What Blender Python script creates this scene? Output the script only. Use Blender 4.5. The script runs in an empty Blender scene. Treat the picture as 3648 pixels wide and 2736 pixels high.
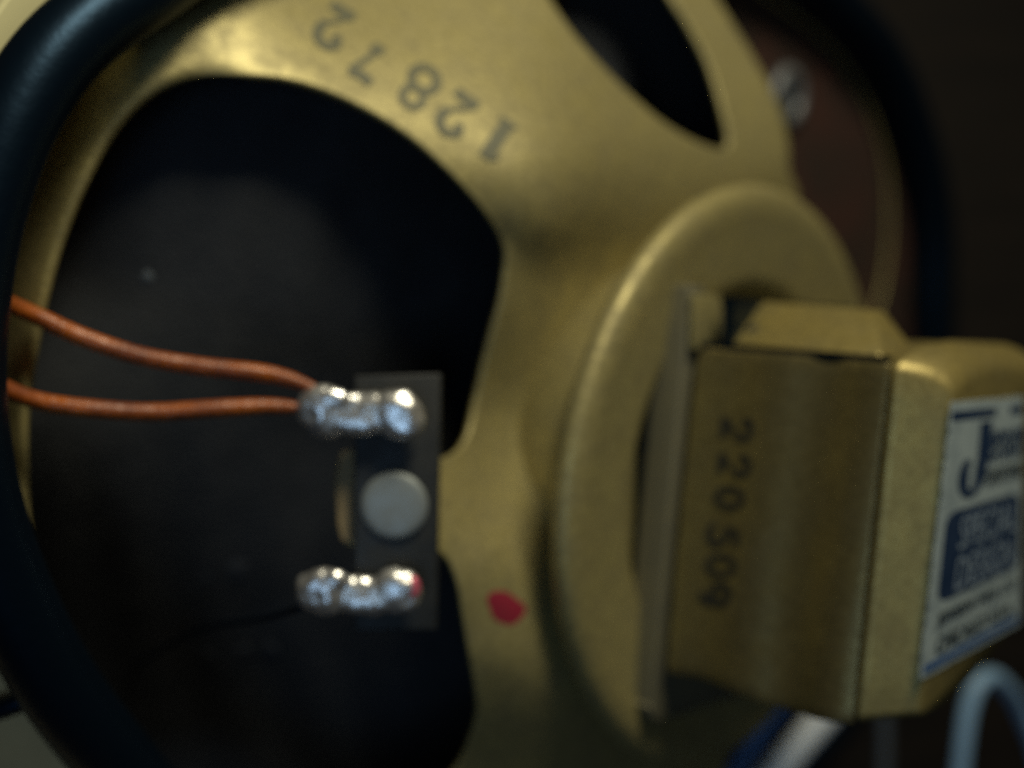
import bpy, bmesh, math, random
import numpy as np
from mathutils import Vector, Matrix
from mathutils.geometry import delaunay_2d_cdt
random.seed(4)
MM = 0.001
sc = bpy.context.scene

# ------------------------------------------------------------------ camera
cam_data = bpy.data.cameras.new('camera')
cam = bpy.data.objects.new('camera', cam_data)
sc.collection.objects.link(cam)
cam.location = (0, 0, 0)
cam.rotation_euler = (math.radians(90), 0, 0)
cam_data.lens = 50.0
cam_data.sensor_width = 36.0
cam_data.clip_start = 0.005
cam_data.clip_end = 20
cam_data.dof.use_dof = True
cam_data.dof.focus_distance = 0.161
cam_data.dof.aperture_fstop = 8.9
sc.camera = cam
sc.cycles.use_denoising = False

# ------------------------------------------------------------------ light
w = bpy.data.worlds.new('World'); sc.world = w; w.use_nodes = True
w.node_tree.nodes['Background'].inputs[0].default_value = (1.0, 0.88, 0.66, 1)
w.node_tree.nodes['Background'].inputs[1].default_value = 0.014
sc.view_settings.view_transform = 'Standard'
sc.view_settings.look = 'None'
sc.view_settings.exposure = -0.12
sc.view_settings.gamma = 1.0

def area(name, loc, target, size, power, col, size_y=None):
    L = bpy.data.lights.new(name, 'AREA'); L.energy = power; L.color = col
    L.size = size
    if size_y: L.shape = 'RECTANGLE'; L.size_y = size_y
    o = bpy.data.objects.new(name, L); sc.collection.objects.link(o)
    o.location = loc
    o.rotation_euler = (Vector(target)-Vector(loc)).to_track_quat('-Z', 'Y').to_euler()
    return o
area('room_lamp', (0.115, -0.005, 0.335), (0.0, 0.21, 0.0), 0.11, 1.5, (1.0, 0.93, 0.70))
area('window_light', (-0.10, -0.55, -0.16), (0.0, 0.21, 0.0), 0.30, 0.62, (0.42, 0.68, 1.0))

# ------------------------------------------------------------------ the speaker's own frame
F = 5067.0                      # focal length in photo pixels
PH, EL, D0 = 0.880735, -0.113388, 248.0
O = np.array([(2638.3-1824)/F*D0, D0, (1368-1703.2)/F*D0])           # centre of the back dish (mm)
A = np.array([math.sin(PH)*math.cos(EL), -math.cos(PH)*math.cos(EL), math.sin(EL)])   # axis, front -> back
V = np.array([0, 0, 1.0]) - A*A[2]; V /= np.linalg.norm(V)
U = np.cross(V, A)
if U[0] < 0: U = -U
def ray(px, py): return np.array([(px-1824)/F, 1.0, (1368-py)/F])
def at(px, py, d): return ray(px, py)*d
def on(px, py, n, off):                       # ray meets the plane (p-O).n = off
    r = ray(px, py); return r*((O @ n + off)/(r @ n))
def loc(uu, vv, ss): return O + U*uu + V*vv + A*ss
def tolocal(p): q = np.asarray(p)-O; return q @ U, q @ V, q @ A

# ------------------------------------------------------------------ materials
def mat(name, col, rough=0.5, metal=0.0, spec=0.5, var=None, vscale=60, vamt=0.3, bump=0.0, bscale=400, coat=0.0, stretch=None, speck=0.0):
    m = bpy.data.materials.new(name); m.use_nodes = True
    nt = m.node_tree; b = nt.nodes['Principled BSDF']
    b.inputs['Base Color'].default_value = (*col, 1); b.inputs['Roughness'].default_value = rough
    b.inputs['Metallic'].default_value = metal; b.inputs['Specular IOR Level'].default_value = spec
    b.inputs['Coat Weight'].default_value = coat
    tc = nt.nodes.new('ShaderNodeTexCoord'); src = tc.outputs['Object']
    if stretch:
        mp = nt.nodes.new('ShaderNodeMapping'); mp.inputs['Scale'].default_value = stretch
        nt.links.new(src, mp.inputs['Vector']); src = mp.outputs['Vector']
    if var is not None:
        n = nt.nodes.new('ShaderNodeTexNoise'); n.inputs['Scale'].default_value = vscale; n.inputs['Detail'].default_value = 6
        n.inputs['Roughness'].default_value = 0.62
        cr = nt.nodes.new('ShaderNodeValToRGB'); cr.color_ramp.elements[0].position = 0.38; cr.color_ramp.elements[1].position = 0.68
        mx = nt.nodes.new('ShaderNodeMix'); mx.data_type = 'RGBA'
        mx.inputs['A'].default_value = (*col, 1); mx.inputs['B'].default_value = (*var, 1)
        ml = nt.nodes.new('ShaderNodeMath'); ml.operation = 'MULTIPLY'; ml.inputs[1].default_value = vamt
        nt.links.new(src, n.inputs['Vector']); nt.links.new(n.outputs['Fac'], cr.inputs['Fac'])
        nt.links.new(cr.outputs['Color'], ml.inputs[0]); nt.links.new(ml.outputs[0], mx.inputs['Factor'])
        nt.links.new(mx.outputs['Result'], b.inputs['Base Color'])
        # roughness follows the wear too
        ra = nt.nodes.new('ShaderNodeMath'); ra.operation = 'MULTIPLY_ADD'; ra.inputs[1].default_value = 0.15; ra.inputs[2].default_value = rough-0.05
        nt.links.new(cr.outputs['Color'], ra.inputs[0]); nt.links.new(ra.outputs[0], b.inputs['Roughness'])
    if speck:
        col_in = b.inputs['Base Color']
        sn = nt.nodes.new('ShaderNodeTexNoise'); sn.inputs['Scale'].default_value = 1100; sn.inputs['Detail'].default_value = 3
        sr = nt.nodes.new('ShaderNodeMapRange'); sr.inputs['From Min'].default_value = 0.3; sr.inputs['From Max'].default_value = 0.7
        sr.inputs['To Min'].default_value = 1-speck; sr.inputs['To Max'].default_value = 1+speck
        sm_ = nt.nodes.new('ShaderNodeVectorMath'); sm_.operation = 'SCALE'
        nt.links.new(src, sn.inputs['Vector']); nt.links.new(sn.outputs['Fac'], sr.inputs['Value']); nt.links.new(sr.outputs[0], sm_.inputs['Scale'])
        nt.links.new(col_in.links[0].from_socket, sm_.inputs[0]); nt.links.new(sm_.outputs[0], col_in)
    if bump:
        n2 = nt.nodes.new('ShaderNodeTexNoise'); n2.inputs['Scale'].default_value = bscale; n2.inputs['Detail'].default_value = 4
        bp = nt.nodes.new('ShaderNodeBump'); bp.inputs['Strength'].default_value = bump; bp.inputs['Distance'].default_value = 0.0006
        nt.links.new(src, n2.inputs['Vector']); nt.links.new(n2.outputs['Fac'], bp.inputs['Height']); nt.links.new(bp.outputs['Normal'], b.inputs['Normal'])
    return m
M = {}
M['gold'] = mat('gold_paint', (0.372, 0.316, 0.130), 0.50, 0.38, var=(0.22, 0.19, 0.10), vscale=230, vamt=0.5, speck=0.22, bump=0.08, bscale=1300)
M['gold_cover'] = mat('gold_cover_paint', (0.38, 0.30, 0.10), 0.42, 0.55, var=(0.21, 0.175, 0.08), vscale=150, vamt=0.6, speck=0.22, bump=0.1, bscale=1300)
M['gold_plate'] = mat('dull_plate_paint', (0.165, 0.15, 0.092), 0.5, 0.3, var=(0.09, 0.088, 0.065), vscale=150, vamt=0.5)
M['gold_side'] = mat('darker_gold_paint', (0.30, 0.245, 0.10), 0.36, 0.7, var=(0.19, 0.16, 0.08), vscale=130, vamt=0.7, speck=0.22, bump=0.1, bscale=1300)  # side sheet, a darker gold than the rear cap
M['flange'] = mat('flange_red_brown', (0.050, 0.037, 0.030), 0.5, 0.1, var=(0.10, 0.032, 0.022), vscale=60, vamt=0.6)  # dull brown with redder patches at random
M['cone'] = mat('black_paper', (0.026, 0.029, 0.034), 0.75, 0, 0.22, var=(0.042, 0.045, 0.05), vscale=120, vamt=0.6, bump=0.5, bscale=1500)
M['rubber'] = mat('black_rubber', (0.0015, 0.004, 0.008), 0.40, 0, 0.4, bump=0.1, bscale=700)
M['rubber'].node_tree.nodes['Principled BSDF'].inputs['Specular Tint'].default_value = (0.30, 0.60, 1.0, 1)  # blue sheen put into the rubber's specular tint
M['board'] = mat('black_phenolic', (0.018, 0.02, 0.021), 0.5, 0, 0.4, var=(0.03, 0.03, 0.028), vscale=200, vamt=0.6, bump=0.2, bscale=1500)
M['rivet'] = mat('dull_aluminium', (0.27, 0.30, 0.30), 0.5, 0.4, var=(0.20, 0.215, 0.21), vscale=300, vamt=0.5)
M['solder'] = mat('solder', (0.90, 0.90, 0.90), 0.32, 0.85, var=(0.50, 0.46, 0.38), vscale=300, vamt=0.7, bump=0.4, bscale=420)
M['screw'] = mat('zinc_screw', (0.22, 0.23, 0.24), 0.5, 0.5)
M['orange'] = mat('orange_cloth_wire', (0.43, 0.108, 0.012), 0.36, 0, 0.5, var=(0.12, 0.026, 0.012), vscale=150, vamt=0.9, bump=0.35, bscale=1100)
M['ink'] = mat('faded_grey_ink', (0.125, 0.122, 0.072), 0.6, 0.1)
M['ink_dark'] = mat('black_ink', (0.02, 0.02, 0.016), 0.6, 0)
M['red'] = mat('red_paint', (0.28, 0.018, 0.04), 0.5, 0, var=(0.2, 0.02, 0.03), vscale=500, vamt=0.6)
M['pink'] = mat('pink_paint', (0.62, 0.13, 0.19), 0.4, 0.3)
M['foil'] = mat('silver_label', (0.46, 0.54, 0.54), 0.5, 0.05, var=(0.22, 0.28, 0.31), vscale=240, vamt=0.6, bump=0.15, bscale=1200)
M['blue'] = mat('label_blue', (0.010, 0.030, 0.078), 0.5, 0.0, var=(0.025, 0.05, 0.11), vscale=350, vamt=0.6)
M['blue_line'] = mat('label_bright_blue', (0.022, 0.09, 0.27), 0.42, 0.0)
M['silver_text'] = mat('label_silver_text', (0.30, 0.38, 0.46), 0.45, 0.0)
M['grey_text'] = mat('label_grey_text', (0.035, 0.05, 0.06), 0.5, 0.0)
M['tan'] = mat('tan_tongue', (0.30, 0.22, 0.11), 0.7, 0)
M['wood'] = mat('dark_stained_wood', (0.010, 0.008, 0.0065), 0.6, 0, 0.2, var=(0.024, 0.017, 0.012), vscale=14, vamt=0.9, bump=0.3, bscale=60, stretch=(1, 1, 7))
M['cardboard'] = mat('beige_cardboard', (0.72, 0.54, 0.27), 0.8, 0, 0.2, var=(0.50, 0.36, 0.18), vscale=24, vamt=0.9, bump=0.3, bscale=200)
M['cream'] = mat('cream_card', (0.80, 0.74, 0.40), 0.6, 0, 0.3, var=(0.66, 0.60, 0.32), vscale=60, vamt=0.5)
M['white_cable'] = mat('white_pvc', (0.85, 0.88, 0.88), 0.4, 0)
M['blue_cable'] = mat('pale_blue_pvc', (0.22, 0.36, 0.52), 0.4, 0)
M['sheen_cable'] = mat('blue_sheen_pvc', (0.06, 0.15, 0.36), 0.4, 0)  # blue highlight of a dark cable, painted as its base colour
M['grey_cable'] = mat('dark_grey_pvc', (0.045, 0.052, 0.06), 0.45, 0)
M['chip'] = mat('bare_metal_chip', (0.33, 0.34, 0.36), 0.4, 0.6)

# ------------------------------------------------------------------ object helpers
def link(o, parent=None):
    sc.collection.objects.link(o)
    if parent is not None:
        bpy.context.view_layer.update()
        o.parent = parent
        o.matrix_parent_inverse = parent.matrix_world.inverted()
    return o
def tag(o, label, cat, group=None):
    o['label'] = label; o['category'] = cat
    if group: o['group'] = group
    return o
def empty(name, p, label, cat, group=None):
    o = bpy.data.objects.new(name, None); o.empty_display_size = 0.01
    o.location = Vector(p)*MM; sc.collection.objects.link(o)
    bpy.context.view_layer.update()
    return tag(o, label, cat, group)
def mesh(name, verts, faces, m, parent=None, smooth=True):
    """verts in mm, world frame; the object origin is put at the mesh centre"""
    vs = np.asarray([list(x) for x in verts], float)*MM
    c = vs.mean(0)
    me = bpy.data.meshes.new(name); me.from_pydata([tuple(x) for x in (vs-c)], [], [tuple(f) for f in faces])
    me.materials.append(m); me.validate(); me.update()
    bm = bmesh.new(); bm.from_mesh(me); bmesh.ops.recalc_face_normals(bm, faces=bm.faces); bm.to_mesh(me); bm.free()
    for p in me.polygons: p.use_smooth = smooth
    o = bpy.data.objects.new(name, me); o.location = c
    return link(o, parent)
def bevel(o, wmm, seg=3, angle=35):
    b = o.modifiers.new('bevel', 'BEVEL'); b.width = wmm*MM; b.segments = seg; b.limit_method = 'ANGLE'; b.angle_limit = math.radians(angle)
    return o
def solid(o, tmm, off=-1):
    s = o.modifiers.new('solid', 'SOLIDIFY'); s.thickness = tmm*MM; s.offset = off; return o
def spline(pts, n=12, closed=False):
    P = np.asarray(pts, float); out = []
    N = len(P)
    rng = range(N) if closed else range(N-1)
    for i in rng:
        if closed: p0, p1, p2, p3 = P[i-1], P[i], P[(i+1) % N], P[(i+2) % N]
        else: p0, p1, p2, p3 = P[max(i-1, 0)], P[i], P[i+1], P[min(i+2, N-1)]
        for k in range(n):
            t = k/n
            out.append(0.5*((2*p1)+(-p0+p2)*t+(2*p0-5*p1+4*p2-p3)*t*t+(-p0+3*p1-3*p2+p3)*t**3))
    if not closed: out.append(P[-1])
    return np.array(out)
def tube(name, pts, rad, m, parent=None, seg=20, closed=False, caps=True):
    """sweep a circle of radius rad (number or list, mm) along pts (mm)"""
    P = np.asarray(pts, float); N = len(P)
    R = np.full(N, rad, float) if np.isscalar(rad) else np.asarray(rad, float)
    verts, faces = [], []
    up = None
    for i in range(N):
        t = (P[(i+1) % N]-P[i-1]) if (closed or 0 < i < N-1) else (P[1]-P[0] if i == 0 else P[-1]-P[-2])
        t = t/np.linalg.norm(t)
        if up is None:
            up = np.cross(t, [0, 1, 0.01]); up /= np.linalg.norm(up)
        up = up - t*(up @ t); up /= np.linalg.norm(up)
        s = np.cross(t, up)
        for k in range(seg):
            an = 2*math.pi*k/seg
            verts.append(P[i]+R[i]*(up*math.cos(an)+s*math.sin(an)))
    for i in range(N if closed else N-1):
        j = (i+1) % N
        for k in range(seg):
            l = (k+1) % seg
            faces.append((i*seg+k, i*seg+l, j*seg+l, j*seg+k))
    if not closed and caps:
        faces.append(tuple(range(seg-1, -1, -1))); faces.append(tuple((N-1)*seg+k for k in range(seg)))
    return mesh(name, verts, faces, m, parent)
def revolve(name, prof, cu, cv, m, parent=None, seg=96, closed=True, sq=1.0):
    """prof = [(radius, s)] turned about the speaker axis through (cu, cv)"""
    verts, faces = [], []; n = len(prof)
    for k in range(seg):
        an = 2*math.pi*k/seg
        for r, s in prof: verts.append(loc(cu+r*sq*math.cos(an), cv+r*math.sin(an), s))
    for k in range(seg):
        l = (k+1) % seg
        for i in range(n if closed else n-1):
            j = (i+1) % n
            faces.append((k*n+i, k*n+j, l*n+j, l*n+i))
    return mesh(name, verts, faces, m, parent)
def prism(name, outline, off, m, parent=None, bev=0, seg=3):
    """outline: world points (mm) of one face; off: vector (mm) to the other face"""
    P = [np.asarray(p, float) for p in outline]; n = len(P); off = np.asarray(off, float)
    verts = P + [p+off for p in P]
    faces = [tuple(range(n)), tuple(range(2*n-1, n-1, -1))]+[(i, (i+1) % n, n+(i+1) % n, n+i) for i in range(n)]
    o = mesh(name, verts, faces, m, parent, smooth=bool(bev))
    if bev: bevel(o, bev, seg)
    return o

def poly_in(poly, q):
    """vectorised point in polygon"""
    x, y = q[:, 0], q[:, 1]; ins = np.zeros(len(q), bool); n = len(poly)
    for i in range(n):
        x1, y1 = poly[i]; x2, y2 = poly[(i+1) % n]
        if y1 == y2: continue
        c = ((y1 > y) != (y2 > y)) & (x < (x2-x1)*(y-y1)/(y2-y1)+x1)
        ins ^= c
    return ins
def dist_poly(poly, q):
    d = np.full(len(q), 1e9)
    for i in range(len(poly)):
        a, b = poly[i], poly[(i+1) % len(poly)]
        ab = b-a; L = ab @ ab
        if L == 0: continue
        t = np.clip(((q-a) @ ab)/L, 0, 1)
        d = np.minimum(d, np.linalg.norm(q-(a+t[:, None]*ab), axis=1))
    return d
class Surf:
    """thin plate surface: depth (mm) through control points (px, py, depth)"""
    def __init__(s, pts):
        P = np.asarray(pts, float); s.c = P[:, :2]/1000; n = len(P)
        K = s.k(np.linalg.norm(s.c[:, None]-s.c[None], axis=2))+np.eye(n)*2e-3
        B = np.c_[np.ones(n), s.c]
        S = np.block([[K, B], [B.T, np.zeros((3, 3))]])
        s.w = np.linalg.solve(S, np.r_[P[:, 2], 0, 0, 0])
    @staticmethod
    def k(r): return np.where(r > 1e-9, r*r*np.log(np.maximum(r, 1e-9)), 0)
    def __call__(s, q):
        q = np.atleast_2d(q)/1000
        K = s.k(np.linalg.norm(q[:, None]-s.c[None], axis=2))
        return K @ s.w[:-3]+np.c_[np.ones(len(q)), q] @ s.w[-3:]
def sheet(name, outer, holes, surf, m, parent, step=55, roll=3.0, rw=55, thick=1.2, offs=0.0, rollset=None, extra=None, roll_left=False):
    """a pressed sheet following surf, with its outline, its openings and edges that roll back"""
    loops = [np.asarray(outer)]+[np.asarray(h) for h in holes]
    verts, edges = [], []
    for L in loops:
        b = len(verts); verts += [tuple(p) for p in L]
        edges += [(b+i, b+(i+1) % len(L)) for i in range(len(L))]
    x0, y0 = loops[0].min(0); x1, y1 = loops[0].max(0)
    gx, gy = np.meshgrid(np.arange(x0, x1, step), np.arange(y0, y1, step)); g = np.c_[gx.ravel(), gy.ravel()]
    g = g+np.random.default_rng(1).uniform(-step*.15, step*.15, g.shape)
    ok = poly_in(loops[0], g)
    for h in loops[1:]: ok &= ~poly_in(h, g)
    g = g[ok]
    dd = np.min([dist_poly(L, g) for L in loops], axis=0)
    g = g[dd > rw*1.3]
    ring = []
    for L in loops:
        for f in (0.2, 0.45, 0.75, 1.1):
            for i in range(0, len(L)):
                t = L[(i+1) % len(L)]-L[i-1]; ln = np.linalg.norm(t)
                if ln < 1e-6: continue
                nn = np.array([-t[1], t[0]])/ln
                for s in (1, -1): ring.append(L[i]+nn*s*rw*f)
    ring = np.array(ring); ok = poly_in(loops[0], ring)
    for h in loops[1:]: ok &= ~poly_in(h, ring)
    ring = ring[ok]
    # keep rings apart
    keep, cell = [], set()
    for p in ring:
        k = (int(p[0]//(rw*.16)), int(p[1]//(rw*.16)))
        if k in cell: continue
        cell.add(k); keep.append(p)
    allp = verts+[tuple(p) for p in keep]+[tuple(p) for p in g]
    r = delaunay_2d_cdt([Vector(p) for p in allp], edges, [], 0, 1e-3)
    vv = np.array([[p.x, p.y] for p in r[0]]); ff = [tuple(f) for f in r[2]]
    cen = np.array([vv[list(f)].mean(0) for f in ff])
    ok = poly_in(loops[0], cen)
    for h in loops[1:]: ok &= ~poly_in(h, cen)
    ff = [f for f, k in zip(ff, ok) if k]
    d = surf(vv)+offs
    rl = loops if rollset is None else [loops[i] for i in rollset]
    de = np.min([dist_poly(L, vv) for L in rl], axis=0)
    d = d+roll*np.clip(1-de/rw, 0, 1)**2*(np.clip((900-vv[:, 0])/500, 0, 1) if roll_left else 1)
    if extra: d = d+extra(vv)
    W = [at(p[0], p[1], z) for p, z in zip(vv, d)]
    o = mesh(name, W, ff, m, parent)
    # face the camera, then thicken away from it
    me = o.data
    n = sum((p.normal.y*p.area for p in me.polygons))
    if n > 0: me.flip_normals()
    solid(o, thick, -1)
    return o

# ================================================================== SPEAKER
spk = empty('loudspeaker', loc(0, 0, -50), 'gold painted oval loudspeaker seen from behind with its square magnet cover and black cone', 'loudspeaker')

# ---- basket (pressed frame): depth of the pressed surface
basket_surf = Surf([
    (1950, 1950, 223), (1960, 1600, 236), (2000, 1350, 239), (2180, 950, 241), (2450, 700, 250), (2750, 600, 266), (2850, 700, 274),
    (2050, 2450, 224), (2100, 2650, 234), (2400, 2800, 258), (2600, 2600, 270), (2600, 2100, 262), (2600, 1300, 268),
    (1830, 1080, 221.5), (1850, 1250, 227), (1810, 1480, 230), (1770, 1740, 223), (1780, 1950, 215), (2060, 1010, 235),
    (1400, 250, 212), (1700, 480, 213), (1930, 800, 217.5), (1000, 200, 204), (720, 250, 199.5), (600, 60, 198.5), (2050, 550, 222), (1780, 850, 216.5),
    (130, 1000, 195), (10, 1050, 199), (-120, 1000, 206), (-150, 1500, 206), (0, 1500, 200), (110, 1500, 195), (60, 2000, 199),
    (130, 700, 198), (270, 680, 194), (420, 400, 196), (250, 350, 199), (200, 2500, 206), (600, 2850, 214),
    (1500, 1800, 207), (1200, 1800, 207), (1750, 2200, 213), (1720, 2750, 226), (2150, 2850, 244),
    (2400, -100, 262), (2620, 250, 264), (1950, -50, 240), (2200, 350, 238), (1300, -150, 226), (700, -150, 206), (1900, -300, 250),
])
S0 = 1.6491
hole_big = spline(np.array([(520,162),(620,170),(720,200),(820,250),(900,305),(980,380),(1040,450),(1078,510),(1092,560),(1085,640),(1065,720),
    (1045,800),(1030,870),(1012,940),(985,976),(940,992),(870,992),(790,985),(738,990),(725,1070),(738,1165),(790,1180),(870,1185),(940,1190),
    (968,1212),(988,1260),(1000,1330),(1010,1400),(1024,1480),(1030,1540),(1015,1600),(985,1665),(900,1760),(700,1830),(480,1780),(330,1659),(220,1480),(130,1320),(85,1220),(68,1120),
    (62,980),(66,880),(80,780),(100,680),(130,560),(170,450),(210,365),(250,295),(300,236),(360,193),(430,168)])*S0, 7, True)
hole_top = spline(np.array([(1150,-70),(1190,0),(1232,62),(1292,132),(1370,210),(1440,268),(1500,303),(1548,321),(1570,320),(1574,292),(1560,230),(1532,140),(1492,60),(1450,-5),(1400,-90),(1260,-130)])*S0, 7, True)
outer = spline(np.array([(250,-60),(40,150),(-70,420),(-130,700),(-140,1000),(-70,1150),(0,1300),(90,1470),(200,1650),(380,1850),(700,2060),(1200,2000),(1500,1800),(1600,1500),(1640,1100),
    (1690,800),(1725,520),(1722,420),(1704,370),(1700,305),(1682,235),(1640,150),(1585,60),(1535,-20),(1440,-170),(1150,-260),(700,-240)])*S0, 6, True)
def bumps(q):
    # the pressing dips where it meets the dish and swells above it
    dd = np.zeros(len(q))
    dd += -0.5*np.exp(-(((q[:,0]-1800)/110)**2+((q[:,1]-2330)/90)**2)) + 0.5*np.exp(-(((q[:,0]-1760)/130)**2+((q[:,1]-1740)/120)**2))
    return dd
basket = sheet('basket', outer, [hole_big, hole_top], basket_surf, M['gold'], spk, roll=2.4, rw=44, extra=bumps, roll_left=True)
# unseen side wall running forward from the basket's right-hand edge, added to block light
wp = spline(np.array([(1440,-170),(1535,-20),(1585,60),(1640,150),(1682,235),(1700,305),(1704,370),(1722,420),(1725,520)])*S0, 8)
wd_ = basket_surf(wp)
W0 = [at(p[0]-6, p[1], z+0.8) for p, z in zip(wp, wd_)]
wv_, wf_ = [], []
for i_, p in enumerate(W0):
    wv_ += [p]+[p+np.array([0.12, 1.0, 0.0])*q_ for q_ in (12, 28, 46)]
for i_ in range(len(W0)-1):
    for k_ in range(3): wf_.append((4*i_+k_, 4*i_+k_+1, 4*i_+k_+5, 4*i_+k_+4))
solid(mesh('basket_wall', wv_, wf_, M['gold'], spk), 1.0, 0)
def on_basket(px, py, lift=0.15):
    q = np.array([[px, py]], float); return at(px, py, float(basket_surf(q)[0]+bumps(q)[0])-lift)

# ---- cone behind the openings
cone_surf = Surf([(300,1000,213),(700,600,212),(1100,1000,221),(1500,800,230),(1800,1000,243),(1000,300,218),(500,300,212),(100,1500,211),
    (700,1500,223),(1200,1600,236),(1700,1700,246),(500,2100,236),(1000,2300,250),(1600,2400,262),(500,2700,258),(1200,2800,270),(-100,2000,222),
    (1500,200,232),(1900,100,262),(2300,300,280),(2600,500,300),(2100,-100,268),(2500,0,286),(1900,1500,258),(200,600,206),(1000,-100,228)])
cone_out = spline([(700,-150),(250,250),(0,700),(-100,1300),(-60,2000),(150,2500),(500,2900),(1100,3100),(1700,3000),(2050,2500),(2200,1800),(2400,1200),(2650,760),(2640,500),(2560,200),(2450,-60),(2300,-250),(1700,-350)], 6, True)
def cone_rings(q):
    r = np.hypot(q[:,0]-2500, (q[:,1]-1650)*0.75)
    return 0.25*np.sin(r/42.0)
cone = sheet('cone', cone_out, [], cone_surf, M['cone'], spk, step=45, roll=0, rw=40, thick=0.6, extra=cone_rings)
def on_cone(px, py, lift=0.3): return at(px, py, float(cone_surf(np.array([[px, py]], float))[0])-lift)

# small glue smudges on the cone
def blob(name, cx_, cy_, rx, ry, m, parent, surf, ang=0, th=0.35, seed=0, n=26):
    rr = np.random.default_rng(seed); ca, sa = math.cos(ang), math.sin(ang)
    ph = rr.uniform(0, 6.28, 3); verts = [surf(cx_, cy_, th+0.1)]
    for lev, lift in ((0.6, th), (1.0, 0.05)):
        for k in range(n):
            t = 2*math.pi*k/n; q = lev*(1+0.10*math.sin(2*t+ph[0])+0.07*math.sin(3*t+ph[1])+0.04*math.sin(5*t+ph[2]))
            x, y = rx*q*math.cos(t), ry*q*math.sin(t)
            verts.append(surf(cx_+x*ca-y*sa, cy_+x*sa+y*ca, lift))
    faces = [(0, 1+k, 1+(k+1) % n) for k in range(n)]+[(1+k, 1+n+k, 1+n+(k+1) % n, 1+(k+1) % n) for k in range(n)]
    return mesh(name, verts, faces, m, parent)
M['glue'] = mat('dry_glue', (0.10, 0.115, 0.125), 0.35, 0)
M['smudge'] = mat('dust_smudge', (0.045, 0.05, 0.058), 0.5, 0)
blob('glue_fleck', 525, 985, 24, 30, M['glue'], cone, on_cone, 0.5, seed=2)
for i, (x, y, a_, b_, an) in enumerate([(740,2060,36,30,0.2),(845,2030,40,34,-0.4),(750,2335,38,18,0.5),(868,2318,26,20,0),(965,2312,30,22,0.3)]):
    blob('glue_smudge', x, y, a_, b_, M['smudge'], cone, on_cone, an, 0.2, seed=5+i)

# ---- flange ring (front plate of the basket) in the rim plane
SR = -44.5
def rim(px, py, s=SR): return on(px, py, A, s)
ring_px = np.array([(488,-30),(230,165),(55,420),(-60,720),(-125,1050),(-140,1400),(-90,1750),(20,2080),(180,2400),(370,2660),(640,2950),(1100,3200),(1700,3250),(2300,3100),(2850,2700),(3170,2200),(3310,1600),(3320,1100),(3312,770),(3250,480),(3140,220),(2985,35),(2785,-130),(2300,-350),(1700,-450),(1000,-330)], float)
SH = -40.0
ringW = spline([on(x, y, A, SH) for x, y in ring_px], 10, True)
RAD = []
for p in ringW:
    uu = tolocal(p)[0]
    RAD.append(float(np.interp(uu, [-80, -20, 40], [5.5, 5.8, 6.3])))
# flange plate: follows the hoop, built as a flat annulus with real thickness
flU = [rim(x, y) for x, y in ring_px]; cenF = np.mean(flU, axis=0)
outF = spline([cenF+(p-cenF)*1.03 for p in flU], 6, True)
inF = spline([cenF+(p-cenF)*float(np.interp(tolocal(p)[0], [-30, 20], [0.95, 0.55])) if tolocal(p)[1] > -25 else cenF+(p-cenF)*0.95 for p in flU], 6, True)
n = len(outF); th = -A*1.8
vs = list(outF)+list(inF)+[p+th for p in outF]+[p+th for p in inF]
fs = []
for i in range(n):
    j = (i+1) % n
    fs += [(i, j, n+j, n+i), (2*n+i, 3*n+i, 3*n+j, 2*n+j), (i, 2*n+i, 2*n+j, j), (n+i, n+j, 3*n+j, 3*n+i)]
flange = mesh('flange', vs, fs, M['flange'], spk, smooth=False)
# thin gold lip that shows along the right edge of the flange
lipP = [cenF+(p-cenF)*1.0 for p in flU]
lip_px = [(2560,-150),(2735,-12),(2890,100),(3010,232),(3102,405),(3157,600),(3168,800),(3155,960),(3120,1120),(3070,1300)]
tube('flange_lip', spline([on(x, y, A, SR+1.2) for x, y in lip_px], 8), 0.6, M['gold'], spk, seg=10)
# mounting screw in the flange
sp = rim(2800, 345)
def disc_stack(name, c, nrm, prof, m, parent, seg=40):
    nrm = np.asarray(nrm, float); nrm /= np.linalg.norm(nrm)
    e1 = np.cross(nrm, [0, 0, 1.0]); e1 /= np.linalg.norm(e1); e2 = np.cross(nrm, e1)
    verts, faces = [], []
    for r, h in prof:
        for k in range(seg):
            t = 2*math.pi*k/seg; verts.append(c+e1*r*math.cos(t)+e2*r*math.sin(t)+nrm*h)
    for i in range(len(prof)-1):
        for k in range(seg):
            l = (k+1) % seg; faces.append((i*seg+k, i*seg+l, (i+1)*seg+l, (i+1)*seg+k))
    faces.append(tuple(range(seg))); faces.append(tuple(len(verts)-seg+k for k in range(seg)))
    return mesh(name, verts, faces, m, parent)
eyelet = disc_stack('mounting_eyelet', sp, A, [(7.2,0.0),(7.0,1.2),(6.0,2.0),(4.8,2.0),(4.0,1.0),(3.6,-1.0)], M['screw'], spk)
disc_stack('screw_hole', sp+A*0.9, A, [(3.7,0.0),(3.6,0.15)], M['rubber'], eyelet, 24)

# ---- back dish: a round pressing with a rolled edge, recessed inside
R0 = 51.7
prof = [(R0-8.0,-6.5),(R0-3.0,-3.6),(R0-1.2,-2.2),(R0-0.9,-0.9),(R0-1.3,0.3),(R0-2.4,1.1),(R0-4.2,1.5),(R0-6.5,1.2),(R0-10,0.7),(R0-16.0,0.3),(R0-18.0,0.0),(R0-19.0,-1.2),(R0-19.8,-2.6),(R0-22.0,-3.4),(10,-4.0),(10,-9.0),(R0-10,-9.0)]
dish = revolve('back_dish', prof, 0, 0, M['gold'], spk, seg=144)
# fillet that ties dish to basket
revolve('dish_collar', [(R0-12,-8.5),(R0-14,-14.0),(R0-14,-26.0),(R0-16,-26.0),(R0-16,-8.5)], 0, 0, M['gold'], spk, seg=96)

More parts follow.
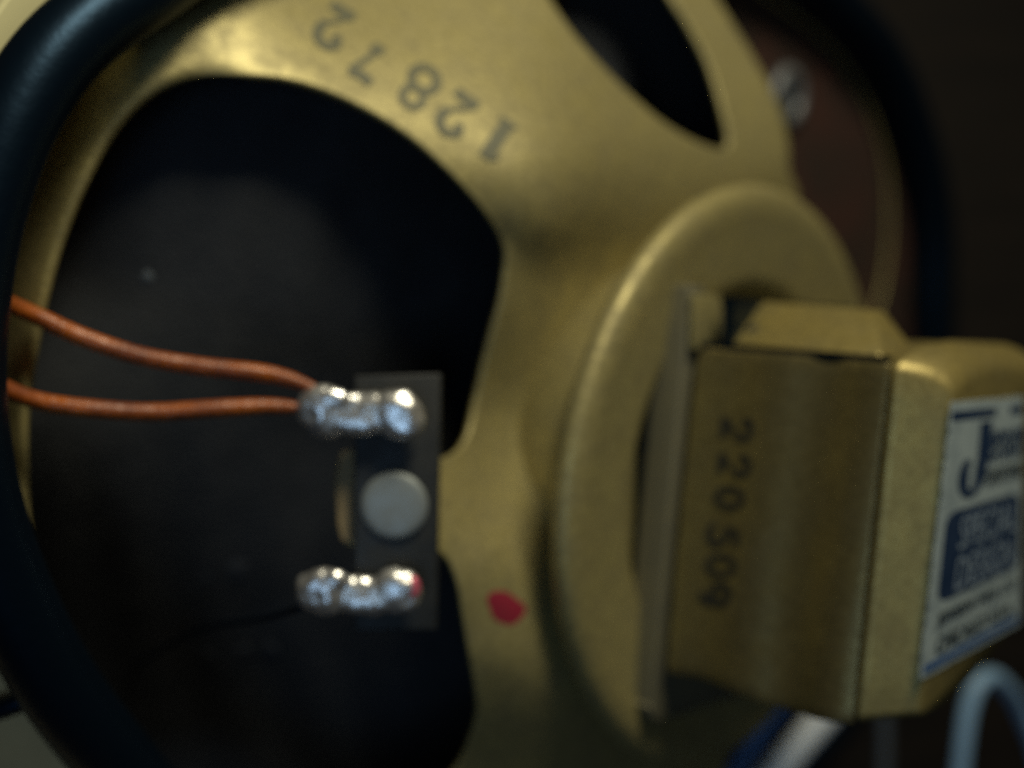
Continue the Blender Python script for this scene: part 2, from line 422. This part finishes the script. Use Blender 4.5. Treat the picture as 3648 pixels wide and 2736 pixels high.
# ---- pole plate: the thick slab between dish and magnet
xs0, xs1 = -1.6, 3.9
out = [(-22.5, 29.5), (-23.5, 32.5), (-28, 32.5), (-28, -34.5)]
for k in range(7):
    t = math.pi/2*k/6; out.append((-28+3.5*(1-math.cos(t)), -34.5-3.5*math.sin(t)))
out += [(22, -38), (25, -34.5), (25, 29.5)]
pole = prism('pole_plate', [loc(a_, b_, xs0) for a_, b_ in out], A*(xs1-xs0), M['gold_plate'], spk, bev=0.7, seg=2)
prism('plate_shadow_pad', [loc(a_, b_, -7.2) for a_, b_ in ((-28.3,32.3),(-28.3,8),(-26.2,-10),(-24.5,-33),(20,-33),(20,10),(-19,12),(-21,32.3))], A*5.7, M['rubber'], spk)  # black pad standing in for the plate's shadow on the dish
prism('lit_plate_face', [on(x, y, A, 5.2) for x, y in ((2478,1048),(2570,1054),(2572,1250),(2470,1244))], -A*1.0, M['gold'], spk, bev=0.2)  # bright slab painting the lit rear face of the pole plate
# ---- round magnet parts that show above the cover
MU, MV = -2.0, -2.5; SQ = 0.66
def wedge(name, px4, m, depth=36):
    """px4: top-left, top-right, bottom-right, bottom-left; the face leans back at the top"""
    t1, t2 = on(px4[0][0], px4[0][1], U, -15.0), on(px4[1][0], px4[1][1], U, -15.0)
    b1, b2 = on(px4[3][0], px4[3][1], U, -25.2), on(px4[2][0], px4[2][1], U, -25.2)
    f1, f2 = b1-V*48, b2-V*48
    K = [t1, t2, b2, f2, f1, b1]
    n = len(K); verts = K+[t1+U*4, t2+U*4, b2+U*13, f2+U*13, f1+U*13, b1+U*13]
    faces = [(0, 1, 2, 5), (5, 2, 3, 4), (6, 11, 8, 7), (11, 10, 9, 8), (0, 6, 7, 1), (4, 3, 9, 10), (0, 5, 11, 6), (5, 4, 10, 11), (1, 7, 8, 2), (2, 8, 9, 3)]
    return bevel(mesh(name, verts, faces, m, spk, smooth=True), 0.5, 3, 20), (t1, t2, b2, b1)
magnet, mq = wedge('magnet', [(2622,1066),(3112,1104),(3140,1262),(2606,1242)], M['gold_cover'])
nm = np.cross(mq[1]-mq[0], mq[3]-mq[0]); nm /= np.linalg.norm(nm)
if nm[1] > 0: nm = -nm
disc_stack('dimple', on(2682, 1172, nm, float((mq[0]-O) @ nm)), nm, [(1.0,0),(0.95,0.2),(0.6,0.25)], M['ink_dark'], magnet, 20)
# black block put in for the shade in the gap between plate and magnet
prism('gap_shade_block', [on(x, y, U, -24.2) for x, y in ((2576,1056),(2616,1058),(2614,1260),(2576,1258))], U*40, M['rubber'], spk)

# dark strip standing in for the shade along the cover's top edge
prism('top_edge_shade', [on(x, y, U, -25.6) for x, y in ((2486,1216),(3150,1268),(3150,1296),(2486,1246))], U*3, M['rubber'], spk)

# ---- magnet cover: side sheet (corrugated) + rounded rear cap
cover = empty('unused', (0, 0, 0), 'x', 'x'); bpy.data.objects.remove(cover)
UK = -26.0
top_px = [(2474,1236),(2800,1262),(3168,1294)]
bot_px = [(2385,2398),(2500,2420),(2611,2461),(2753,2522),(2887,2556),(3045,2580),(3175,2580)]
tl = [tolocal(on(x, y, U, UK)) for x, y in top_px]; bl = [tolocal(on(x, y, U, UK)) for x, y in bot_px]
def interp(L, s): return float(np.interp(s, [q[2] for q in L], [q[1] for q in L]))
ns, nv = 90, 26; s_a, s_b = 4.9, 37.6
verts, faces = [], []
for i in range(ns+1):
    s = s_a+(s_b-s_a)*i/ns
    vt, vb = interp(tl, s), interp(bl, s)
    e = min(1, (s-s_a)/2.2); vt -= 2.0*(1-math.sqrt(max(0, 1-(1-e)**2)))
    for j in range(nv+1):
        f = j/nv; vv_ = vb+(vt-vb)*f
        g = (s-s_a)/(s_b-s_a)
        wv = 1.15*g*math.sin((s-15)/8.2*math.pi*1.0+0.5*(1-f)) + 0.22*math.sin(s/2.2+f*1.5)*g
        bow = 1.2*(1-(2*f-1)**2)*0.4
        verts.append(loc(UK-bow-wv, vv_, s))
for i in range(ns):
    for j in range(nv):
        a_ = i*(nv+1)+j; faces.append((a_, a_+1, a_+nv+2, a_+nv+1))
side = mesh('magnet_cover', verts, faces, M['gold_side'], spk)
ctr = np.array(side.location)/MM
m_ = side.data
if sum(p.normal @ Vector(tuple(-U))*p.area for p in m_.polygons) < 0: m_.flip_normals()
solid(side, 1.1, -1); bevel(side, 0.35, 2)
# rear cap
cap_px = [(3340,1300),(3648,1300)]
SB = 45.6
ol = []
def arc(cu, cv, r, a0, a1, k=7):
    return [(cu+r*math.cos(math.radians(a0+(a1-a0)*i/k)), cv+r*math.sin(math.radians(a0+(a1-a0)*i/k))) for i in range(k+1)]
ol += [(-26.6, -20), (-26.6, -10), (-26.6, 0), (-26.6, 10), (-26.6, 18), (-26.6, 22.4), (-26.3, 23.5), (-25.2, 24.4), (-22, 25.7), (-17, 26.8), (-8, 27.5), (2, 27.5)]+arc(13.0, 22.3, 5.2, 90, 0, 7)+[(18.2, 10), (18.2, -4)]+arc(13.7, -15.0, 4.5, 0, -70, 6)+[(4.0, -23.2), (-8.0, -26.3), (-16.0, -27.8)]+arc(-25.4, -27.0, 1.2, -100, -180, 4)
ol = np.array(ol); oc = np.array([-4.2, -0.8]); hw, hh = 22.4, 26.5
verts, faces = [], []; n_ = len(ol)
steps = [(0.3, 31.0), (0.3, 37.4), (0.25, 37.6), (0, 38.1)]
steps += [(0.03, 38.7), (0.10, 39.2), (0.30, 40.6), (0.56, 42.5), (0.80, 44.2), (0.88, 44.9), (0.94, 45.35), (1.0, SB)]
for e, s_ in steps:
    for p in ol:
        tt = min(1.0, max(0.0, (s_-38.1)/(SB-38.1))); ey = 1-math.sqrt(max(0.0, 1-tt*tt))
        ey = ey*4.4 if p[1] > 0 else e*1.9
        if s_ < 38: ey = e*2
        q = (p-oc)*np.array([1-5.0*e/hw, 1-ey/hh])+oc; verts.append(loc(q[0], q[1], s_))
for k in range(len(steps)-1):
    for i in range(n_):
        j = (i+1) % n_; faces.append((k*n_+i, k*n_+j, (k+1)*n_+j, (k+1)*n_+i))
faces.append(tuple((len(steps)-1)*n_+i for i in range(n_))); faces.append(tuple(range(n_)))
cap = mesh('rear_cap', verts, faces, M['gold_cover'], spk)
# bare chips along the cap's worn edges
M_ = M['chip']
def on_back(px, py, lift=0.1): return on(px, py, A, SB+lift)
# ---- label on the rear cap
q_tl, q_bl = np.array(tolocal(on_back(3390,1432))), np.array(tolocal(on_back(3272,2428)))
q_tr, q_br = np.array(tolocal(on_back(3646,1412))), np.array(tolocal(on_back(3632,2222)))
def lab(x, y, lift=0.12):
    """label coordinates: x 0..1 to the right, y 0..1 downwards"""
    q = (q_tl*(1-x)+q_tr*x)*(1-y)+(q_bl*(1-x)+q_br*x)*y
    return loc(q[0], q[1], SB+lift)
def patch(name, pts, lift, m, parent, th=0.05):
    """flat printed shape on the label, finely outlined"""
    P = [lab(x, y, lift) for x, y in pts]
    return prism(name, P, -A*th, m, parent)
edge = []
rr = np.random.default_rng(3)
N_ = 22
for i in range(N_): edge.append((i/N_, 0.0+rr.uniform(-.002,.004)))
for i in range(N_): edge.append((1.0+rr.uniform(-.006,.004), i/N_))
for i in range(N_): edge.append((1-i/N_, 1.0+rr.uniform(-.004,.002)))
for i in range(N_*2): edge.append((0.0+rr.uniform(-.006,.018)*(1 if rr.random() < .35 else .3), 1-i/(2*N_)))
label = patch('label', edge, 0.16, M['foil'], cap, 0.14)
def rrect(x0, y0, x1, y1, rx, ry, k=6):
    out = []
    for cx_, cy_, a0 in ((x1-rx, y0+ry, -90), (x1-rx, y1-ry, 0), (x0+rx, y1-ry, 90), (x0+rx, y0+ry, 180)):
        for i in range(k+1):
            t = math.radians(a0+90*i/k); out.append((cx_+rx*math.cos(t), cy_+ry*math.sin(t)))
    return out
def joined(name, plist, m, parent):
    verts, faces = [], []
    for P in plist:
        b = len(verts); verts += list(P); faces.append(tuple(range(b, b+len(P))))
    return mesh(name, verts, faces, m, parent, smooth=False)

# ---- stroke lettering
def arcp(cx_, cy_, rx, ry, a0, a1, n=14):
    return [(cx_+rx*math.cos(math.radians(a0+(a1-a0)*i/n)), cy_+ry*math.sin(math.radians(a0+(a1-a0)*i/n))) for i in range(n+1)]
G = {   # x right 0..0.6, y up 0..1 ; (points, width)
 '1': [([(0.32,0.0),(0.32,1.0)], .15), ([(0.14,0.02),(0.50,0.02)], .06), ([(0.12,0.80),(0.30,0.96)], .07)],
 '2': [(arcp(0.30,0.70,0.22,0.27,165,-35), .11), (arcp(0.30,0.70,0.22,0.27,-35,-45,3)+[(0.14,0.16),(0.08,0.06)], .06), ([(0.07,0.07),(0.30,0.10),(0.55,0.07)], .13), (arcp(0.14,0.72,0.035,0.035,0,360), .08)],
 '8': [(arcp(0.30,0.75,0.19,0.22,0,360,24), .085), (arcp(0.30,0.27,0.24,0.26,0,360,24), .10)],
 '7': [([(0.06,0.93),(0.30,0.88),(0.54,0.93)], .13), ([(0.53,0.92),(0.36,0.50),(0.28,0.22)], .07), ([(0.29,0.25),(0.27,0.05)], .15)],
 '0': [(arcp(0.30,0.50,0.22,0.44,0,360,28), .10)],
 '5': [([(0.50,0.94),(0.16,0.94)], .12), ([(0.16,0.94),(0.13,0.55)], .08), (arcp(0.29,0.32,0.23,0.27,125,-160,18), .11)],
 '9': [(arcp(0.30,0.68,0.21,0.26,0,360,22), .11), (arcp(0.25,0.52,0.26,0.46,10,-75,12), .11)],
}
def ribbon(pts, wd):
    P = np.asarray(pts, float); n = len(P); L, R = [], []
    for i in range(n):
        t = P[min(i+1, n-1)]-P[max(i-1, 0)]; t = t/(np.linalg.norm(t)+1e-9); nn = np.array([-t[1], t[0]])*wd/2
        L.append(P[i]+nn); R.append(P[i]-nn)
    return L, R
def glyphs(name, items, mapper, m, parent, dens=0.09):
    """items: (char, ox, oy, ux, uy(reading), vx, vy(up), size) in pixel space; mapper(px,py)->world"""
    verts, faces = [], []; k0 = 0
    for ch, ox, oy, rd, up, hgt in items:
        for pts, wd in G[ch]:
            wd = wd*1.75
            # resample
            P = [np.array(pts[0], float)]
            for a_, b_ in zip(pts[:-1], pts[1:]):
                a_ = np.array(a_, float); b_ = np.array(b_, float); nn = max(1, int(np.linalg.norm(b_-a_)/dens))
                for i in range(1, nn+1): P.append(a_+(b_-a_)*i/nn)
            L, R = ribbon(P, wd); b = len(verts)
            for l, r in zip(L, R):
                for q in (l, r):
                    x, y = (q[0]-0.3)*hgt*1.3, (q[1]-0.5)*hgt
                    verts.append(mapper(ox+rd[0]*x+up[0]*y, oy+rd[1]*x+up[1]*y, 0.16+0.012*(k0 % 5)))
            faces += [(b+2*i, b+2*i+1, b+2*i+3, b+2*i+2) for i in range(len(L)-1)]
            k0 += 1
    return mesh(name, verts, faces, m, parent, smooth=False)
rd, up = (-0.83, -0.56), (-0.56, 0.83)
glyphs('stamped_number', [('1',1773,500,rd,up,155),('2',1628,407,rd,up,155),('8',1492,312,rd,up,155),('7',1316,217,(-.85,-.52),(-.52,.85),150),('2',1190,95,(-.86,-.50),(-.50,.86),155)],
       lambda x, y, l: on_basket(x, y, l), M['ink'], basket)
rd2, up2 = (-0.13, 0.99), (0.99, 0.13)
def on_side(px, py, l):
    # march onto the corrugated side
    s0_ = tolocal(on(px, py, U, UK)); s, vv_ = s0_[2], s0_[1]
    g = (s-s_a)/(s_b-s_a); f = (vv_-interp(bl, s))/(interp(tl, s)-interp(bl, s))
    wv = 1.15*g*math.sin((s-15)/8.2*math.pi+0.5*(1-f))+0.22*math.sin(s/2.2+f*1.5)*g
    return on(px, py, U, UK-(1.2*(1-(2*f-1)**2)*0.4)-wv-l)
glyphs('stamped_code', [('2',2625,1527,rd2,up2,112),('2',2614,1655,rd2,up2,112),('0',2598,1774,rd2,up2,108),('5',2573,1909,rd2,up2,112),('0',2566,2016,rd2,up2,110),('9',2543,2115,rd2,up2,115)],
       on_side, M['ink_dark'], side)

# ---- print on the label
def text_polys(txt, shear=0.0):
    cu = bpy.data.curves.new('t', 'FONT'); cu.body = txt; cu.resolution_u = 3; cu.shear = shear
    o = bpy.data.objects.new('t', cu); sc.collection.objects.link(o); bpy.context.view_layer.update()
    me = bpy.data.meshes.new_from_object(o.evaluated_get(bpy.context.evaluated_depsgraph_get()))
    V_ = np.array([(v.co.x, v.co.y) for v in me.vertices]); Fc = [tuple(p.vertices) for p in me.polygons]
    bpy.data.objects.remove(o); bpy.data.curves.remove(cu); bpy.data.meshes.remove(me)
    V_ -= V_.min(0); V_ /= V_.max(0)
    return V_, Fc
def label_text(name, txt, x0, y0, x1, y1, m, parent, shear=0.0, slope=0.0, lift=0.30, bold=0):
    V_, Fc = text_polys(txt, shear)
    verts, faces = [], []
    for k in range(1+bold):
        b = len(verts)
        verts += [lab(x0+(x1-x0)*v[0]+k*0.012, y1+(y0-y1)*v[1]+slope*v[0], lift+0.01*k) for v in V_]
        faces += [tuple(b+i for i in f) for f in Fc]
    return mesh(name, verts, faces, m, parent, smooth=False)
patch('blue_bar', rrect(0.02,0.035,0.60,0.068,.01,.012), 0.22, M['blue'], label)
patch('blue_bar', rrect(0.80,0.035,0.985,0.068,.01,.012), 0.22, M['blue'], label)
patch('name_panel', rrect(0.085,0.405,0.965,0.735,.11,.05), 0.22, M['blue'], label)
patch('bottom_line', rrect(0.03,0.952,0.975,0.982,.01,.01), 0.22, M['blue_line'], label)
# large script J
Jp = [(0.475,0.085),(0.47,0.16),(0.455,0.24),(0.42,0.315),(0.345,0.352),(0.265,0.335),(0.235,0.285),(0.255,0.235),(0.31,0.235)]
Js = spline(Jp, 6); Lr, Rr = [], []
nJ = len(Js)
for i in range(nJ):
    t = Js[min(i+1, nJ-1)]-Js[max(i-1, 0)]; t /= np.linalg.norm(t); nn = np.array([-t[1]*1.9, t[0]*0.42]); wd = 0.085-0.03*i/nJ
    Lr.append(Js[i]+nn*wd*.5); Rr.append(Js[i]-nn*wd*.5)
vs = []; 
for l, r in zip(Lr, Rr): vs += [lab(l[0], l[1], 0.27), lab(r[0], r[1], 0.27)]
mesh('printed_initial', vs, [(2*i, 2*i+1, 2*i+3, 2*i+2) for i in range(nJ-1)], M['blue'], label, smooth=False)
label_text('printed_name', 'ensen', 0.53, 0.125, 0.99, 0.245, M['blue'], label, 0.25, bold=1)
label_text('printed_line', 'CONCERT SERIES', 0.50, 0.275, 0.97, 0.335, M['grey_text'], label, 0.2, bold=1)
label_text('printed_panel_text', 'SPECIAL', 0.25, 0.435, 0.92, 0.56, M['silver_text'], label, 0.1)
label_text('printed_panel_text', 'DESIGN', 0.25, 0.59, 0.90, 0.715, M['silver_text'], label, 0.1)
label_text('printed_line', 'JENSEN MFG CO', 0.10, 0.775, 0.93, 0.835, M['grey_text'], label, bold=1)
label_text('printed_line', 'CHICAGO U.S.A.', 0.12, 0.865, 0.90, 0.93, M['grey_text'], label, bold=1)

# ---- red dab of paint on the basket
blob('paint_dab', 1802, 2165, 66, 58, M['red'], basket, on_basket, 0.4, 0.18, seed=11)

# ---- terminal board on the basket's tongue
TD = 203.0
bo = [(1262,1338),(1572,1330),(1556,2246),(1262,2250)]
board = prism('terminal_board', [at(x, y, TD+(x-1262)*0.004) for x, y in bo], np.array([0.0, 2.2, 0]), M['board'], spk, bev=0.35)
disc_stack('rivet', at(1405,1800,TD+0.4), [0.03,-1,0.0], [(4.85,0),(4.85,0.35),(4.6,0.6),(3.8,0.78),(2.0,0.86),(0.3,0.88)], M['rivet'], board, 64)
tn = [(1215,1610),(1250,1600),(1262,1600),(1262,1935),(1245,1935),(1215,1925),(1202,1860),(1198,1760),(1202,1680)]
prism('tongue_end', [at(x, y, TD+2.4) for x, y in tn], np.array([0, 1.0, 0]), M['tan'], board, bev=0.2)  # tan piece standing in for the gold end of the basket's tongue
def ico(c, r, sub=3):
    bm = bmesh.new(); bmesh.ops.create_icosphere(bm, subdivisions=sub, radius=1)
    vs = [np.asarray(c)+np.array([v.co.x*r[0], v.co.y*r[1], v.co.z*r[2]]) for v in bm.verts]
    fs = [tuple(v.index for v in f.verts) for f in bm.faces]; bm.free(); return vs, fs
def lump(name, balls, m, parent, vox=0.32, nz=0.25, sm=3):
    vs, fs = [], []
    for c, r in balls:
        v_, f_ = ico(c, r); b = len(vs); vs += v_; fs += [tuple(i+b for i in f) for f in f_]
    o = mesh(name, vs, fs, m, parent)
    rm = o.modifiers.new('remesh', 'REMESH'); rm.mode = 'VOXEL'; rm.voxel_size = vox*MM; rm.use_smooth_shade = True
    s_ = o.modifiers.new('smooth', 'SMOOTH'); s_.iterations = sm; s_.factor = 0.6
    tx = bpy.data.textures.new('lumps', 'CLOUDS'); tx.noise_scale = 0.0040
    d_ = o.modifiers.new('displace', 'DISPLACE'); d_.texture = tx; d_.strength = nz*2*MM; d_.mid_level = 0.5
    return o
def px_ball(x, y, D, rx, ry, rz): k = D/F; return (at(x, y, D), (rx*k, rz, ry*k))
lug1 = lump('solder_lug', [px_ball(1150,1460,200,98,94,1.8), px_ball(1285,1470,200.2,120,82,1.45), px_ball(1415,1478,200.1,100,92,1.7),
    px_ball(1095,1425,200.3,34,46,1.2), px_ball(1195,1420,199.3,54,40,1.1), px_ball(1160,1528,200.5,70,34,1.1)], M['solder'], board, sm=8, nz=0.6)
lug2 = lump('solder_lug', [px_ball(1150,2108,200,96,90,1.9), px_ball(1285,2114,200.2,120,72,1.45), px_ball(1410,2108,200.1,94,86,1.6),
    px_ball(1085,2070,200.2,30,36,1.2), px_ball(1200,2066,199.3,52,38,1.1), px_ball(1330,2160,200.5,70,34,1.1)], M['solder'], board, sm=8, nz=0.6)
lump('paint_dab', [px_ball(1466,2092,199.6,34,46,0.95)], M['pink'], lug2, vox=0.22, nz=0.1)
# dark tinsel lead from the lower lug to the cone
tube('tinsel_lead', spline([at(1075,2165,200.5), at(930,2205,208), at(760,2230,218), at(620,2290,230), on_cone(480,2375,0.4)], 8), 0.45, M['rubber'], spk, seg=8)

# ================================================================== LEAD WIRES
w1 = [at(-180,1000,196), at(-60,1045,194), at(40,1085,192.5), at(160,1140,192), at(300,1203,193.5), at(500,1268,195), at(700,1303,197), at(900,1325,198.5), at(985,1338,199.5), at(1070,1364,200.0), at(1160,1405,200.2)]
w2 = [at(-180,1250,196), at(-60,1335,194), at(20,1385,192.5), at(150,1432,192), at(350,1458,193.5), at(550,1468,196), at(750,1456,197.5), at(930,1447,199.3), at(1030,1450,200.2), at(1095,1455,200.6)]
r1 = np.interp(np.linspace(0, 1, 101), [0, .7, .84, 1], [1.2, 1.22, 1.1, 0.6])
r2 = np.interp(np.linspace(0, 1, 91), [0, .7, .86, 1], [1.22, 1.2, 1.0, 0.5])
p1, p2 = spline(w1, 10), spline(w2, 10)
wr1 = tube('lead_wire', p1, r1[:len(p1)], M['orange'], None, seg=16)
tag(wr1, 'upper orange lead wire bending down to the top solder lug', 'wire', 'orange wires soldered to the terminal board')
wr2 = tube('lead_wire', p2, r2[:len(p2)], M['orange'], None, seg=16)
tag(wr2, 'lower orange lead wire curving up to the top solder lug', 'wire', 'orange wires soldered to the terminal board')

# ================================================================== BLACK HOOP
hoop = tube('rubber_hoop', ringW, np.array(RAD), M['rubber'], None, seg=40, closed=True)
tag(hoop, 'thick glossy black rubber hoop running round the gold loudspeaker', 'rubber hoop')

# ================================================================== SURROUNDINGS
# dark wood board behind everything
P = [at(-3200,-2400,560), at(7000,-2400,640), at(7000,5200,640), at(-3200,5200,560)]
bw = prism('backdrop_board', P, np.array([0, 15.0, 0]), M['wood']); bw['kind'] = 'structure'
# beige cardboard under the left side
P = [at(-1500,1900,197), at(60,1900,197), at(230,2400,197), at(470,2850,197), at(750,3400,197), at(-1500,3400,197)]
cb = prism('cardboard_sheet', P, np.array([0, 2.0, 0]), M['cardboard'], bev=0.5)
tag(cb, 'beige cardboard sheet behind the black hoop at bottom left', 'cardboard')
# cream strip beyond the hoop at the upper left
P = [at(-500,760,172), at(20,0,186), at(350,-420,194), at(640,-420,203), at(280,120,199), at(-180,760,186)]
cs = prism('cream_strip', P, np.array([-3.0, 6.0, 4.0]), M['cream'], bev=0.5)
tag(cs, 'bright cream strip outside the black hoop at top left', 'strip')
# cables
def cable(name, pts, r, m, label_, group=None):
    o = tube(name, spline(pts, 10), r, m, None, seg=18)
    tag(o, label_, 'cable', group); return o
g_ = 'cables hanging under the loudspeaker'
cable('cable', [at(-500,2680,195.5), at(-60,2545,194.5), at(60,2505,194), at(170,2462,194), at(260,2420,194)], 1.5, M['rubber'], 'thin black cable crossing the beige cardboard at bottom left')
cable('cable', [at(3080,2350,300), at(2960,2520,300), at(2840,2660,300), at(2700,2830,300), at(2500,3100,300)], 3.3, M['white_cable'], 'thick white cable slanting down from under the magnet cover', g_)
cable('cable', [at(2860,2420,312), at(2740,2560,312), at(2665,2690,312), at(2560,2850,312), at(2400,3100,312)], 2.3, M['sheen_cable'], 'dark cable coloured with its blue highlight, left of the thick white one', g_)
cable('cable', [at(3140,2300,330), at(3148,2500,330), at(3150,2700,330), at(3140,3000,330)], 1.8, M['grey_cable'], 'dark grey cable hanging straight down between the white and pale blue ones', g_)
cable('cable', [at(3390,3100,300), at(3412,2820,300), at(3432,2640,299), at(3452,2520,299), at(3485,2440,300), at(3535,2412,303), at(3590,2455,308), at(3640,2540,314), at(3700,2700,320), at(3740,2950,326)], 1.9, M['blue_cable'], 'pale blue cable looping over at the lower right corner', g_)
